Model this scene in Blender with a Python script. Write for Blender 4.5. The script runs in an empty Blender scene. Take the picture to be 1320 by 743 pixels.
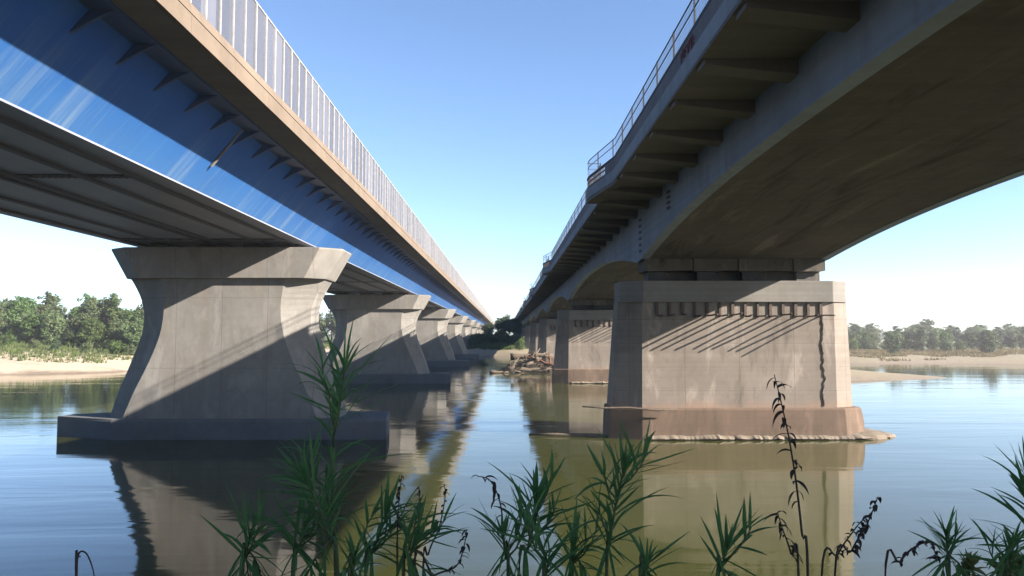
import bpy, bmesh, math, random
from mathutils import Vector, Matrix, noise
random.seed(11)
S = bpy.context.scene
COL = S.collection
H = 5.4                      # eye height above the river

# ------------------------------------------------------------------ camera
th = math.asin(9/1001.93); ph = math.atan(.0615)
F = Vector((math.sin(th)*math.cos(ph), math.cos(th)*math.cos(ph), math.sin(ph)))
R = Vector((math.cos(th), -math.sin(th), 0)); U = R.cross(F)
cam_d = bpy.data.cameras.new('camera'); cam = bpy.data.objects.new('camera', cam_d); COL.objects.link(cam)
cam_d.lens = 36*1000/1320; cam_d.sensor_width = 36; cam_d.clip_end = 9000; cam_d.clip_start = .05
M = Matrix((R, U, -F)).transposed().to_4x4(); M.translation = (0, 0, H); cam.matrix_world = M
S.camera = cam
def at(px, py, Y):           # photo measurement -> point at distance Y
    d = F*1000 + R*(px-660) + U*(371.5-py)
    return Vector((0, 0, H)) + d*(Y/d.y)

# ------------------------------------------------------------------ light
W = bpy.data.worlds.new('World'); S.world = W; W.use_nodes = True
wn = W.node_tree; bg = wn.nodes['Background']
sky = wn.nodes.new('ShaderNodeTexSky'); sky.sky_type = 'NISHITA'; sky.sun_disc = False
SUN = Vector((1, -.37, .495)).normalized()
sky.sun_elevation = math.asin(SUN.z); sky.sun_rotation = math.atan2(SUN.x, SUN.y)
sky.air_density = .7; sky.dust_density = .4; sky.ozone_density = 2.5; sky.altitude = 0
wn.links.new(sky.outputs[0], bg.inputs[0]); bg.inputs[1].default_value = .060
sl = bpy.data.lights.new('sun', 'SUN'); so = bpy.data.objects.new('sun', sl); COL.objects.link(so)
sl.energy = 5.0; sl.angle = math.radians(.55); sl.color = (1, .87, .72)
so.rotation_euler = SUN.to_track_quat('Z', 'Y').to_euler()
S.view_settings.view_transform = 'Standard'; S.view_settings.look = 'None'
S.view_settings.exposure = 2.35; S.view_settings.gamma = 1; S.view_settings.use_curve_mapping = False

# ------------------------------------------------------------------ mesh helper
class MB:
    def __init__(s): s.v = []; s.f = []
    def add(s, vs, fs):
        b = len(s.v); s.v += [tuple(v) for v in vs]; s.f += [tuple(b+i for i in f) for f in fs]
    def box(s, x0, x1, y0, y1, z0, z1):
        s.add([(x0,y0,z0),(x1,y0,z0),(x1,y1,z0),(x0,y1,z0),(x0,y0,z1),(x1,y0,z1),(x1,y1,z1),(x0,y1,z1)],
              [(0,3,2,1),(4,5,6,7),(0,1,5,4),(1,2,6,5),(2,3,7,6),(3,0,4,7)])
    def loft(s, rings, cap=True):            # rings: lists of the same number of points, ccw seen from the end
        n = len(rings[0]); b = len(s.v)
        for r in rings: s.v += [tuple(p) for p in r]
        for k in range(len(rings)-1):
            for i in range(n):
                j = (i+1) % n
                s.f.append((b+k*n+i, b+k*n+j, b+(k+1)*n+j, b+(k+1)*n+i))
        if cap:
            s.f.append(tuple(b+i for i in reversed(range(n))))
            s.f.append(tuple(b+(len(rings)-1)*n+i for i in range(n)))
    def prism(s, poly, z0, z1): s.loft([[(x, y, z0) for x, y in poly], [(x, y, z1) for x, y in poly]])
    def tube(s, pts, r, n=6):
        pts = [Vector(p) for p in pts]; rs = r if isinstance(r, (list, tuple)) else [r]*len(pts)
        rings = []
        for i, p in enumerate(pts):
            t = (pts[min(i+1, len(pts)-1)] - pts[max(i-1, 0)]).normalized()
            a = t.cross(Vector((0,0,1)));
            if a.length < .05: a = t.cross(Vector((1,0,0)))
            a.normalize(); c = t.cross(a)
            rings.append([p + (a*math.cos(6.2832*k/n) + c*math.sin(6.2832*k/n))*rs[i] for k in range(n)])
        s.loft(rings)
    def build(s, name, mat, parent=None, smooth=False, bevel=0):
        me = bpy.data.meshes.new(name); me.from_pydata(s.v, [], s.f); me.materials.append(mat)
        bm = bmesh.new(); bm.from_mesh(me)
        bmesh.ops.recalc_face_normals(bm, faces=bm.faces)
        if bevel:
            es = [e for e in bm.edges if len(e.link_faces) == 2 and e.calc_face_angle(0) > .35]
            bmesh.ops.bevel(bm, geom=es, offset=bevel, segments=2, profile=.6, affect='EDGES', clamp_overlap=True)
        bm.to_mesh(me); bm.free()
        if smooth: me.polygons.foreach_set('use_smooth', [True]*len(me.polygons))
        o = bpy.data.objects.new(name, me); COL.objects.link(o)
        if parent: o.parent = parent
        return o
def raw(name, vs, fs, mat, parent=None, smooth=False):
    me = bpy.data.meshes.new(name); me.from_pydata(vs, [], fs); me.materials.append(mat)
    if smooth: me.polygons.foreach_set('use_smooth', [True]*len(me.polygons))
    o = bpy.data.objects.new(name, me); COL.objects.link(o)
    if parent: o.parent = parent
    return o
def tag(o, label, cat, group=None, kind=None):
    o['label'] = label; o['category'] = cat
    if group: o['group'] = group
    if kind: o['kind'] = kind
    return o
def thing(name, label, cat, loc=(0,0,0), group=None):
    o = bpy.data.objects.new(name, None); COL.objects.link(o); o.location = loc; o.empty_display_size = .3
    return tag(o, label, cat, group)
def copy_tree(o, parent=None):
    c = o.copy(); COL.objects.link(c); c.parent = parent
    for ch in list(o.children): copy_tree(ch, c)
    return c
ORD = ['nearest', 'second', 'third', 'fourth', 'fifth', 'sixth', 'seventh', 'eighth', 'ninth', 'tenth', 'eleventh',
       'twelfth', 'thirteenth', 'fourteenth', 'fifteenth', 'sixteenth', 'seventeenth', 'eighteenth', 'nineteenth', 'twentieth',
       'twenty-first','twenty-second','twenty-third','twenty-fourth','twenty-fifth','twenty-sixth','twenty-seventh','twenty-eighth','twenty-ninth','thirtieth']

# ------------------------------------------------------------------ materials
ALB = .78                    # overall reflectance of the weathered surfaces
class NT:
    def __init__(s, name):
        s.m = bpy.data.materials.new(name); s.m.use_nodes = True; s.t = s.m.node_tree
        s.p = s.t.nodes['Principled BSDF']; s.out = s.t.nodes['Material Output']
        s.co = s.t.nodes.new('ShaderNodeTexCoord'); s.vary = False
    def n(s, typ, **kw):
        x = s.t.nodes.new(typ)
        for k, v in kw.items(): setattr(x, k, v)
        return x
    def l(s, a, b): s.t.links.new(a, b)
    def noise(s, scale, detail=5, stretch=None, rough=.6, dist=0):
        x = s.n('ShaderNodeTexNoise'); x.inputs['Scale'].default_value = scale; x.inputs['Detail'].default_value = detail
        x.inputs['Roughness'].default_value = rough; x.inputs['Distortion'].default_value = dist
        src = s.co.outputs['Object']
        if s.vary:                            # copies of a pier do not share their stains
            oi = s.n('ShaderNodeObjectInfo'); mu = s.n('ShaderNodeMath', operation='MULTIPLY'); mu.inputs[1].default_value = 60
            s.l(oi.outputs['Random'], mu.inputs[0]); va = s.n('ShaderNodeVectorMath', operation='ADD'); s.l(src, va.inputs[0]); s.l(mu.outputs[0], va.inputs[1]); src = va.outputs[0]
        if stretch:
            mp = s.n('ShaderNodeMapping'); mp.inputs['Scale'].default_value = stretch; s.l(src, mp.inputs[0]); src = mp.outputs[0]
        s.l(src, x.inputs['Vector']); return x.outputs['Fac']
    def ramp(s, fac, stops):
        r = s.n('ShaderNodeValToRGB'); e = r.color_ramp.elements
        while len(e) < len(stops): e.new(.5)
        for i, (p, c) in enumerate(stops):
            e[i].position = p; e[i].color = (*[q*ALB for q in c], 1) if isinstance(c, tuple) else (c, c, c, 1)
        s.l(fac, r.inputs[0]); return r.outputs[0]
    def mix(s, fac, a, b, mode='MIX'):
        x = s.n('ShaderNodeMix', data_type='RGBA', blend_type=mode)
        for v, i in ((fac, 0), (a, 6), (b, 7)):
            if isinstance(v, (int, float)): x.inputs[i].default_value = v
            elif isinstance(v, tuple): x.inputs[i].default_value = (*[q*ALB for q in v], 1)
            else: s.l(v, x.inputs[i])
        return x.outputs[2]
    def math(s, op, a, b=0.0, c=0.0):
        x = s.n('ShaderNodeMath', operation=op)
        for i, v in enumerate((a, b, c)):
            if isinstance(v, (int, float)): x.inputs[i].default_value = v
            else: s.l(v, x.inputs[i])
        return x.outputs[0]
    def xyz(s):
        x = s.n('ShaderNodeSeparateXYZ'); s.l(s.co.outputs['Object'], x.inputs[0]); return x.outputs
    def line(s, c, period, width):           # 1 on thin joint lines across coordinate c
        f = s.math('PINGPONG', c, period/2)
        return s.math('LESS_THAN', f, width)
    def bump(s, h, strength, dist=.05):
        b = s.n('ShaderNodeBump'); b.inputs['Strength'].default_value = strength; b.inputs['Distance'].default_value = dist
        s.l(h, b.inputs['Height']); s.l(b.outputs[0], s.p.inputs['Normal'])
    def col(s, c): 
        if isinstance(c, tuple): s.p.inputs['Base Color'].default_value = (*c, 1)
        else: s.l(c, s.p.inputs['Base Color'])
    def rough(s, v): s.p.inputs['Roughness'].default_value = v

def concrete(name, c, joints=None, streak=.5, stain=(.16,.14,.12), boards=None, low=None, yj=None, blotch=0, runs=(1, 1, .3)):
    m = NT(name); m.vary = True; big = m.noise(.35, 6); mid = m.noise(2.2, 8, rough=.7); st = m.noise(1.6, 5, (1, 1, .12))
    a = tuple(x*.74 for x in c); b = tuple(min(1, x*1.16) for x in c)
    k = m.ramp(m.math('ADD', m.math('MULTIPLY', big, .6), m.math('MULTIPLY', mid, .4)), [(.33, a), (.68, b)])
    k = m.mix(m.math('MULTIPLY', m.ramp(st, [(.5, 0.0), (.72, 1.0)]), streak), k, stain)
    if blotch:                                # limewash run-off and damp patches
        bl = m.noise(.75, 7, runs, .65, .4)
        k = m.mix(m.math('MULTIPLY', m.ramp(bl, [(.56, 0.0), (.66, 1.0)]), blotch), k, tuple(min(1, x*1.75) for x in c))
        k = m.mix(m.math('MULTIPLY', m.ramp(bl, [(.34, 1.0), (.44, 0.0)]), blotch), k, tuple(x*.45 for x in c))
    X, Y, Z = m.xyz()
    h = mid
    if boards:                                # shutter-board marks
        bn = m.n('ShaderNodeTexNoise'); bn.noise_dimensions = '1D'; bn.inputs['Scale'].default_value = 1/boards[1]
        m.l({'x': X, 'y': Y, 'z': Z}[boards[0]], bn.inputs['W']); bn.inputs['Detail'].default_value = 2
        k = m.mix(m.math('MULTIPLY', m.math('POWER', mid, 2.0), .6), k, m.ramp(bn.outputs['Fac'], [(.3, .35), (.7, 1.0)]), 'MULTIPLY')
    if joints:
        jl = m.line(Y, yj, .02) if yj else m.math('MAXIMUM', m.line(X, joints[0], .018), m.line(Z, joints[1], .014))
        k = m.mix(m.math('MULTIPLY', jl, .46), k, tuple(x*.4 for x in c))
    if low:                                   # silt left by floods up to a height
        ed = m.math('ADD', Z, m.math('MULTIPLY', m.noise(.8, 5), 1.2))
        k = m.mix(m.math('MULTIPLY', m.ramp(m.math('DIVIDE', ed, 6.0), [(low/6, 1.0), (low/6+.12, 0.0)]), .75), k, (.27, .18, .13))
    m.col(k); m.rough(.92); m.p.inputs['Specular IOR Level'].default_value = .25
    m.bump(m.noise(14, 6, rough=.7), .25, .03); return m.m

M_conc = concrete('pale_concrete', (0.189, 0.187, 0.183), joints=(2.4, 3.7), streak=.6, blotch=.3)
M_slab = concrete('wet_slab_concrete', (0.113, 0.121, 0.133), streak=.3)
M_old = concrete('old_pier_concrete', (0.203, 0.180, 0.163), joints=(2.9, 1.25), streak=.75, boards=('z', .32), low=1.9, blotch=.6)
M_cap = concrete('old_cap_concrete', (0.190, 0.187, 0.181), streak=.3, boards=('z', .18))
M_plinth = concrete('brown_plinth_concrete', (.125, .09, .07), streak=.7, boards=('z', .2), blotch=.5, stain=(.07, .055, .04))
M_rim = concrete('broken_rim_concrete', (.15, .128, .104), streak=.7)
M_web = concrete('grey_web_concrete', (.23, .285, .355), streak=.35, boards=('z', .3))
M_soff = concrete('brown_soffit_concrete', (.10, .093, .083), joints=(1e6, 1e6), yj=2.4, streak=.35, boards=('y', .3), blotch=.95, runs=(1.6, .14, 1))
M_edge = concrete('beige_edge_beam', (.150, .122, .098), streak=.35, joints=(1e6, 1e6), yj=3.0)
M_under = concrete('grey_deck_concrete', (0.156, 0.148, 0.140), streak=.2, boards=('y', .5))
M_fascia = concrete('grey_fascia_concrete', (0.222, 0.254, 0.280), streak=.4)
M_para = concrete('mottled_parapet', (.15, .145, .15), streak=.6, boards=('y', .45), joints=(1e6, 1e6), yj=2.5)
M_asph = concrete('asphalt', (0.039, 0.039, 0.039), streak=.1)

def blue_paint():
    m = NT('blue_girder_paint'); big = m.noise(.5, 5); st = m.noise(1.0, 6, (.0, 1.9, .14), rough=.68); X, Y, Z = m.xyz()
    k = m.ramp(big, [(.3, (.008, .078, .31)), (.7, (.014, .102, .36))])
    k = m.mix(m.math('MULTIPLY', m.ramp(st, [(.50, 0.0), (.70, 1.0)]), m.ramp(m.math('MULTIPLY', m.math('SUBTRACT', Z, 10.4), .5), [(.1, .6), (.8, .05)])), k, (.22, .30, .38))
    k = m.mix(m.math('MULTIPLY', m.ramp(m.math('MULTIPLY', m.math('SUBTRACT', Z, 10.4), .5), [(.1, 1.0), (.8, 0.0)]), .34), k, (.09, .21, .38))  # chalky wash fading upward; it also paints the sunlit lower band paler
    m.col(k); m.rough(.6); m.p.inputs['Specular IOR Level'].default_value = .22; m.bump(m.noise(.8, 2), .05, .1); return m.m
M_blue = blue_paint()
def steel_under():
    m = NT('girder_bottom_steel'); a = m.noise(.25, 5); b = m.noise(1.4, 5, (1, .06, 1))
    k = m.ramp(m.math('ADD', m.math('MULTIPLY', a, .5), m.math('MULTIPLY', b, .5)), [(.35, (.15, .175, .25)), (.65, (.25, .265, .33))])
    m.col(k); m.rough(.5); m.bump(m.noise(3, 3), .05); return m.m
M_steel = steel_under()
def plain(name, c, r=.6, metal=0.0, var=.25, scale=6):
    m = NT(name); k = m.ramp(m.noise(scale, 5), [(.3, tuple(x*(1-var) for x in c)), (.7, tuple(min(1, x*(1+var)) for x in c))])
    m.col(k); m.rough(r); m.p.inputs['Metallic'].default_value = metal; return m.m
M_rib = plain('shaded_blue_rib', (.02, .055, .15), .5)  # girder blue darkened: shade under the overhang is put into the colour
M_seam = plain('dark_seam_steel', (.035, .04, .055), .6)
M_post = plain('galvanised_post', (.36, .36, .37), .45)
M_rail = plain('grey_rail_steel', (.03, .03, .036), .8)
M_rust = plain('rusty_steel', (.07, .05, .04), .85)
M_rub = plain('bearing_rubber', (.06, .06, .06), .8)
M_dark = plain('black_mark', (.015, .017, .025), .8)
M_wood = plain('driftwood_grey', (.075, .058, .046), .9, var=.5, scale=3)
M_wood2 = plain('driftwood_rust', (.10, .048, .03), .9, var=.5, scale=3)
M_bark = plain('bark', (.10, .08, .06), .95, var=.4)
M_stem = plain('green_stem', (.055, .085, .03), .7)
M_dry = plain('dry_stem', (.045, .035, .028), .9)

def panel_mat():
    m = NT('frosted_barrier_panel'); X, Y, Z = m.xyz()
    wn_ = m.n('ShaderNodeTexWhiteNoise'); wn_.noise_dimensions = '1D'; m.l(m.math('FLOOR', Y), wn_.inputs['W'])
    v = m.math('ADD', m.math('MULTIPLY', wn_.outputs['Value'], .6), m.math('MULTIPLY', m.noise(1.3, 5, (1, 1, .4)), .4))
    c = m.ramp(v, [(.25, (.19, .205, .24)), (.75, (.31, .325, .37))])
    d = m.n('ShaderNodeBsdfDiffuse'); t = m.n('ShaderNodeBsdfTranslucent'); tr = m.n('ShaderNodeBsdfTransparent')
    m.l(c, d.inputs[0]); m.l(c, t.inputs[0]); tr.inputs[0].default_value = (.85, .87, .92, 1)
    a = m.n('ShaderNodeMixShader'); a.inputs[0].default_value = .5; m.l(d.outputs[0], a.inputs[1]); m.l(t.outputs[0], a.inputs[2])
    b = m.n('ShaderNodeMixShader'); b.inputs[0].default_value = .42; m.l(a.outputs[0], b.inputs[1]); m.l(tr.outputs[0], b.inputs[2])
    m.l(b.outputs[0], m.out.inputs[0]); return m.m
M_panel = panel_mat()

def leafy(name, c1, c2, trans=.3, per_obj=.0):
    m = NT(name); k = m.ramp(m.noise(.9, 4), [(.32, c1), (.68, c2)])
    if per_obj:
        oi = m.n('ShaderNodeObjectInfo'); hs = m.n('ShaderNodeHueSaturation')
        m.l(m.math('ADD', .485, m.math('MULTIPLY', oi.outputs['Random'], .035)), hs.inputs['Hue'])
        m.l(m.math('ADD', 1-per_obj, m.math('MULTIPLY', oi.outputs['Random'], 2*per_obj)), hs.inputs['Value'])
        m.l(k, hs.inputs['Color']); k = hs.outputs[0]
    m.col(k); m.rough(.65); m.p.inputs['Specular IOR Level'].default_value = .25
    t = m.n('ShaderNodeBsdfTranslucent'); m.l(k, t.inputs[0])
    x = m.n('ShaderNodeMixShader'); x.inputs[0].default_value = trans
    m.l(m.p.outputs[0], x.inputs[1]); m.l(t.outputs[0], x.inputs[2]); m.l(x.outputs[0], m.out.inputs[0]); return m.m
M_willow = leafy('willow_leaves', (.056, .085, .036), (.115, .15, .068), .25, .25)
M_green = leafy('green_leaves', (.040, .075, .020), (.085, .135, .038), .25, .25)
M_deep = leafy('deep_green_leaves', (.025, .050, .022), (.055, .090, .040), .2, .2)
M_grass = leafy('bank_grass', (.045, .075, .018), (.10, .135, .04), .3)
M_dgrass = leafy('dry_grass', (.12, .10, .045), (.21, .17, .09), .3)
M_weed = leafy('weed_leaves', (.065, .175, .06), (.14, .28, .11), .45)
M_pale = leafy('pale_weed_leaves', (.16, .19, .07), (.28, .29, .13), .35)
M_dryleaf = leafy('withered_leaves', (.035, .028, .024), (.07, .055, .045), .15)

# ------------------------------------------------------------------ terrain + water
FAR = [(-9000, 40), (-300, 92), (-110, 101), (-70, 108), (-57.5, 115), (-55.5, 150), (-55, 238), (-40, 234), (-14, 214), (-6, 202), (3, 192), (9, 198), (14, 216), (30, 205), (50, 168), (66, 151), (100, 147), (300, 140), (9000, 40)]
def seg_d(x, y, a, b):
    vx, vy = b[0]-a[0], b[1]-a[1]; t = ((x-a[0])*vx+(y-a[1])*vy)/(vx*vx+vy*vy); t = max(0, min(1, t))
    return math.hypot(x-a[0]-t*vx, y-a[1]-t*vy)
def ramp(v, a, b): t = max(0, min(1, (v-a)/(b-a))); return t*t*(3-2*t)
def ground_z(x, y):
    n1 = noise.noise((x*.05, y*.05, 1.3)); n2 = noise.noise((x*.25, y*.25, 4.1))
    near = 8.6 + 1.2*noise.noise((x*.06, 2.2, 0))
    if y < near + 20:
        d = near - y                                         # >0 on the near bank
        if d > 0:
            z = 3.7*(1-math.exp(-d/4.2)) * 1.12 + .12*n2*min(1, d)
            if x*x > 900: z *= 1
            return min(z, 3.75+.08*n2)
        return max(-2.2, d*.25)
    for i in range(len(FAR)-1):
        if FAR[i][0] <= x <= FAR[i+1][0]:
            t = (x-FAR[i][0])/(FAR[i+1][0]-FAR[i][0]); yf = FAR[i][1]*(1-t)+FAR[i+1][1]*t
    D = min(seg_d(x, y, FAR[i], FAR[i+1]) for i in range(len(FAR)-1))
    d = (D if y > yf else -D) + 2.2*n1 + .5*n2
    bar = 1 - math.hypot((x-36)/22, (y-103)/10.5) + .12*n1
    if d > 0:
        L = 1-ramp(x, -45, 20)                               # high sandy bank on the left, low on the right
        z = (4.6*L + 1.7*(1-L))*(1-math.exp(-d/(24*L+9*(1-L)))) + .18*n2*min(1, d/4) + .5*n1*min(1, d/25)
        z += 3.0*ramp(d, 10, 55)*(1-ramp(abs(x+2), 20, 50))  # wooded rise where the bridges land
        return z
    return max(-2.2, d*.22, bar*1.9 if bar > -1 else -9)
def axis(lo, hi, pts):
    out = []; 
    for a, b, st in pts:
        n = max(1, round((b-a)/st)); out += [a+(b-a)*i/n for i in range(n)]
    return out + [pts[-1][1]]
xs = axis(0, 0, [(-5000,-600,550),(-600,-180,30),(-180,-40,2.5),(-40,-14,2.0),(-14,16,1.0),(16,60,1.8),(60,190,3.2),(190,600,30),(600,5000,550)])
ys = axis(0, 0, [(-900,-60,120),(-60,-6,6),(-6,12,.6),(12,85,5),(85,160,1.6),(160,260,2.5),(260,420,8),(420,900,40),(900,7000,600)])
tv = [(x, y, ground_z(x, y)) for y in ys for x in xs]; nx = len(xs)
tf = [(j*nx+i, j*nx+i+1, (j+1)*nx+i+1, (j+1)*nx+i) for j in range(len(ys)-1) for i in range(nx-1)]
def ground_mat():
    m = NT('river_bank_ground'); X, Y, Z = m.xyz()
    n_ = m.noise(.12, 6); n2 = m.noise(1.5, 6, rough=.7); n3 = m.noise(.5, 4)
    sand = m.ramp(n2, [(.3, (.34, .275, .205)), (.7, (.44, .365, .28))])
    mud = m.ramp(n2, [(.3, (.12, .095, .07)), (.7, (.19, .15, .115))])
    green = m.ramp(n3, [(.3, (.04, .058, .016)), (.7, (.085, .10, .03))])
    tan = m.ramp(n2, [(.3, (.13, .113, .07)), (.7, (.21, .182, .118))])
    zz = m.math('ADD', Z, m.math('MULTIPLY', m.math('SUBTRACT', n_, .5), 1.6))
    left = m.ramp(m.math('DIVIDE', m.math('ADD', X, 60), 120), [(.35, 0.0), (.5, 1.0)])
    hi_l = m.ramp(m.math('DIVIDE', m.math('ADD', zz, m.ramp(m.math('DIVIDE', m.math('ADD', X, 92), 30), [(0, 0.0), (1, 1.4)])), 6), [(.50, 0.0), (.56, 1.0)])
    hi_r = m.ramp(m.math('DIVIDE', zz, 6), [(.22, 0.0), (.34, 1.0)])
    L = m.mix(hi_l, sand, green); Rr = m.mix(hi_r, tan, m.mix(m.ramp(n_, [(.42, 0.0), (.6, 1.0)]), tan, green))
    Rr = m.mix(m.ramp(m.math('DIVIDE', Y, 400), [(.455, 0.0), (.50, 1.0)]), Rr, m.mix(m.math('GREATER_THAN', X, 45.0), Rr, green))
    k = m.mix(left, L, Rr)
    k = m.mix(m.math('MULTIPLY', m.ramp(m.noise(.35, 7, (.4, 1, 1), .7), [(.52, 0.0), (.66, 1.0)]), .35), k, (.16, .125, .09))
    k = m.mix(m.ramp(zz, [(.05, 1.0), (.45, 0.0)]), k, mud)
    k = m.mix(m.math('LESS_THAN', Y, 30.0), k, m.ramp(n2, [(.3, (.06, .07, .025)), (.7, (.15, .12, .07))]))
    m.col(k); m.rough(.95); m.bump(n2, .4, .15); return m.m
g = raw('ground', tv, tf, ground_mat(), smooth=True); g['kind'] = 'structure'
tag(g, 'sandy and grassy river banks with a gravel bar', 'ground', kind='structure')

def water_mat():
    m = NT('river_water')
    a = m.noise(1.1, 3, (.55, 1.5, 1), .5); b = m.noise(.16, 4, (.35, 1.3, 1), .55, .6); c = m.noise(4.5, 3, (.5, 1.3, 1))
    patch = m.ramp(m.noise(.045, 4, (.35, 1.9, 1), .6, .8), [(.50, .12), (.66, 1.0)])
    X, Y, Z = m.xyz(); band = m.math('MAXIMUM', m.math('SUBTRACT', 1.0, m.math('ABSOLUTE', m.math('DIVIDE', m.math('SUBTRACT', Y, 48.0), 8.0))), 0.0)
    patch = m.math('ADD', patch, m.math('MULTIPLY', band, m.ramp(m.noise(.11, 4, (.5, 1.6, 1)), [(.42, 0.0), (.6, 2.4)])))
    h = m.math('ADD', m.math('MULTIPLY', b, 1.2), m.math('MULTIPLY', m.math('ADD', m.math('MULTIPLY', a, .22), m.math('MULTIPLY', c, .05)), patch))
    deep = m.ramp(m.noise(.03, 3), [(.35, (.036, .042, .012)), (.65, (.047, .053, .018))])
    m.col(deep); m.rough(.06); m.p.inputs['IOR'].default_value = 1.40
    m.bump(h, .12, .28); return m.m
wv = axis(0, 0, [(-5000,-300,900),(-300,300,20),(300,5000,900)]); wy = axis(0, 0, [(-900,0,300),(0,400,20),(400,7000,900)])
w = raw('river_water', [(x, y, 0) for y in wy for x in wv], [(j*len(wv)+i, j*len(wv)+i+1, (j+1)*len(wv)+i+1, (j+1)*len(wv)+i) for j in range(len(wy)-1) for i in range(len(wv)-1)], water_mat())
tag(w, 'calm olive green river reflecting the bridges and sky', 'water', kind='structure')

# ------------------------------------------------------------------ piers
SPAN = 47.5; Y0 = 41.0; NP = 12
def interp(tab, z):
    for (a, *va), (b, *vb) in zip(tab, tab[1:]):
        if a <= z <= b:
            t = (z-a)/(b-a); t2 = t
            return [p*(1-t2)+q*t2 for p, q in zip(va, vb)]
def smooth_tab(tab, n):
    zs = [tab[0][0] + (tab[-1][0]-tab[0][0])*i/(n-1) for i in range(n)]
    res = [[z]+interp(tab, max(tab[0][0], min(tab[-1][0], z))) for z in zs]
    for _ in range(2):
        res = [res[0]] + [[res[i][0]] + [(res[i-1][k]+2*res[i][k]+res[i+1][k])/4 for k in (1, 2)] for i in range(1, n-1)] + [res[-1]]
    return res
def octa(hi, ho, yf, T, d, z, cx=0, hil=None, hol=None):   # chamfered plan, front at yf, thickness T
    hil = hi if hil is None else hil; hol = ho if hol is None else hol
    return [(cx-hil, yf, z), (cx+hi, yf, z), (cx+ho, yf+d, z), (cx+ho, yf+T-d, z), (cx+hi, yf+T, z), (cx-hil, yf+T, z), (cx-hol, yf+T-d, z), (cx-hol, yf+d, z)]
def flared_pier():
    t = thing('concrete_pier', 'x', 'bridge pier', (-14.9, Y0, 0), 'flared piers under the blue girder bridge')
    tab = [(1.0, 5.1, 6.15), (2.4, 4.55, 5.72), (3.55, 3.98, 5.25), (4.4, 3.6, 4.92), (5.5, 3.2, 4.52), (6.6, 3.05, 4.42), (7.4, 3.08, 4.62), (8.1, 3.2, 4.98), (8.5, 3.3, 5.25)]
    mb = MB(); mb.loft([octa(hi, ho, 0, 3.4, .8, z) for z, hi, ho in smooth_tab(tab, 26)])
    mb.build('shaft', M_conc, t)
    mb = MB(); rows = [(8.42, 4.35, 5.3), (8.5, 4.4, 5.36), (9.98, 5.12, 6.2), (10.05, 5.1, 6.18)]
    mb.loft([octa(hi, ho, -.3, 4.0, .85, z) for z, hi, ho in rows]); mb.build('cap', M_conc, t, bevel=.03)
    mb = MB(); poly = [(8.75, -.15), (8.25, 4.1), (-6.6, 4.1), (-9.0, 2.6), (-9.3, 1.5), (-5.6, -.15)]
    mb.loft([[(x*1.0+.0, y, z) for x, y in poly] for z in (-2.2, .93)] + [[(x*.995, y+(.05 if y < 1 else -.05), 1.07) for x, y in poly]])
    mb.build('footing', M_slab, t, bevel=.04)
    for bx in (-3.9, -1.3, 1.3, 3.2):
        mb = MB(); mb.box(bx-.55, bx+.55, .9, 2.4, 10.05, 10.3); mb.box(bx-.42, bx+.42, 1.05, 2.2, 10.3, 10.38); mb.build('bearing', M_rub, t)
    return t
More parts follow.
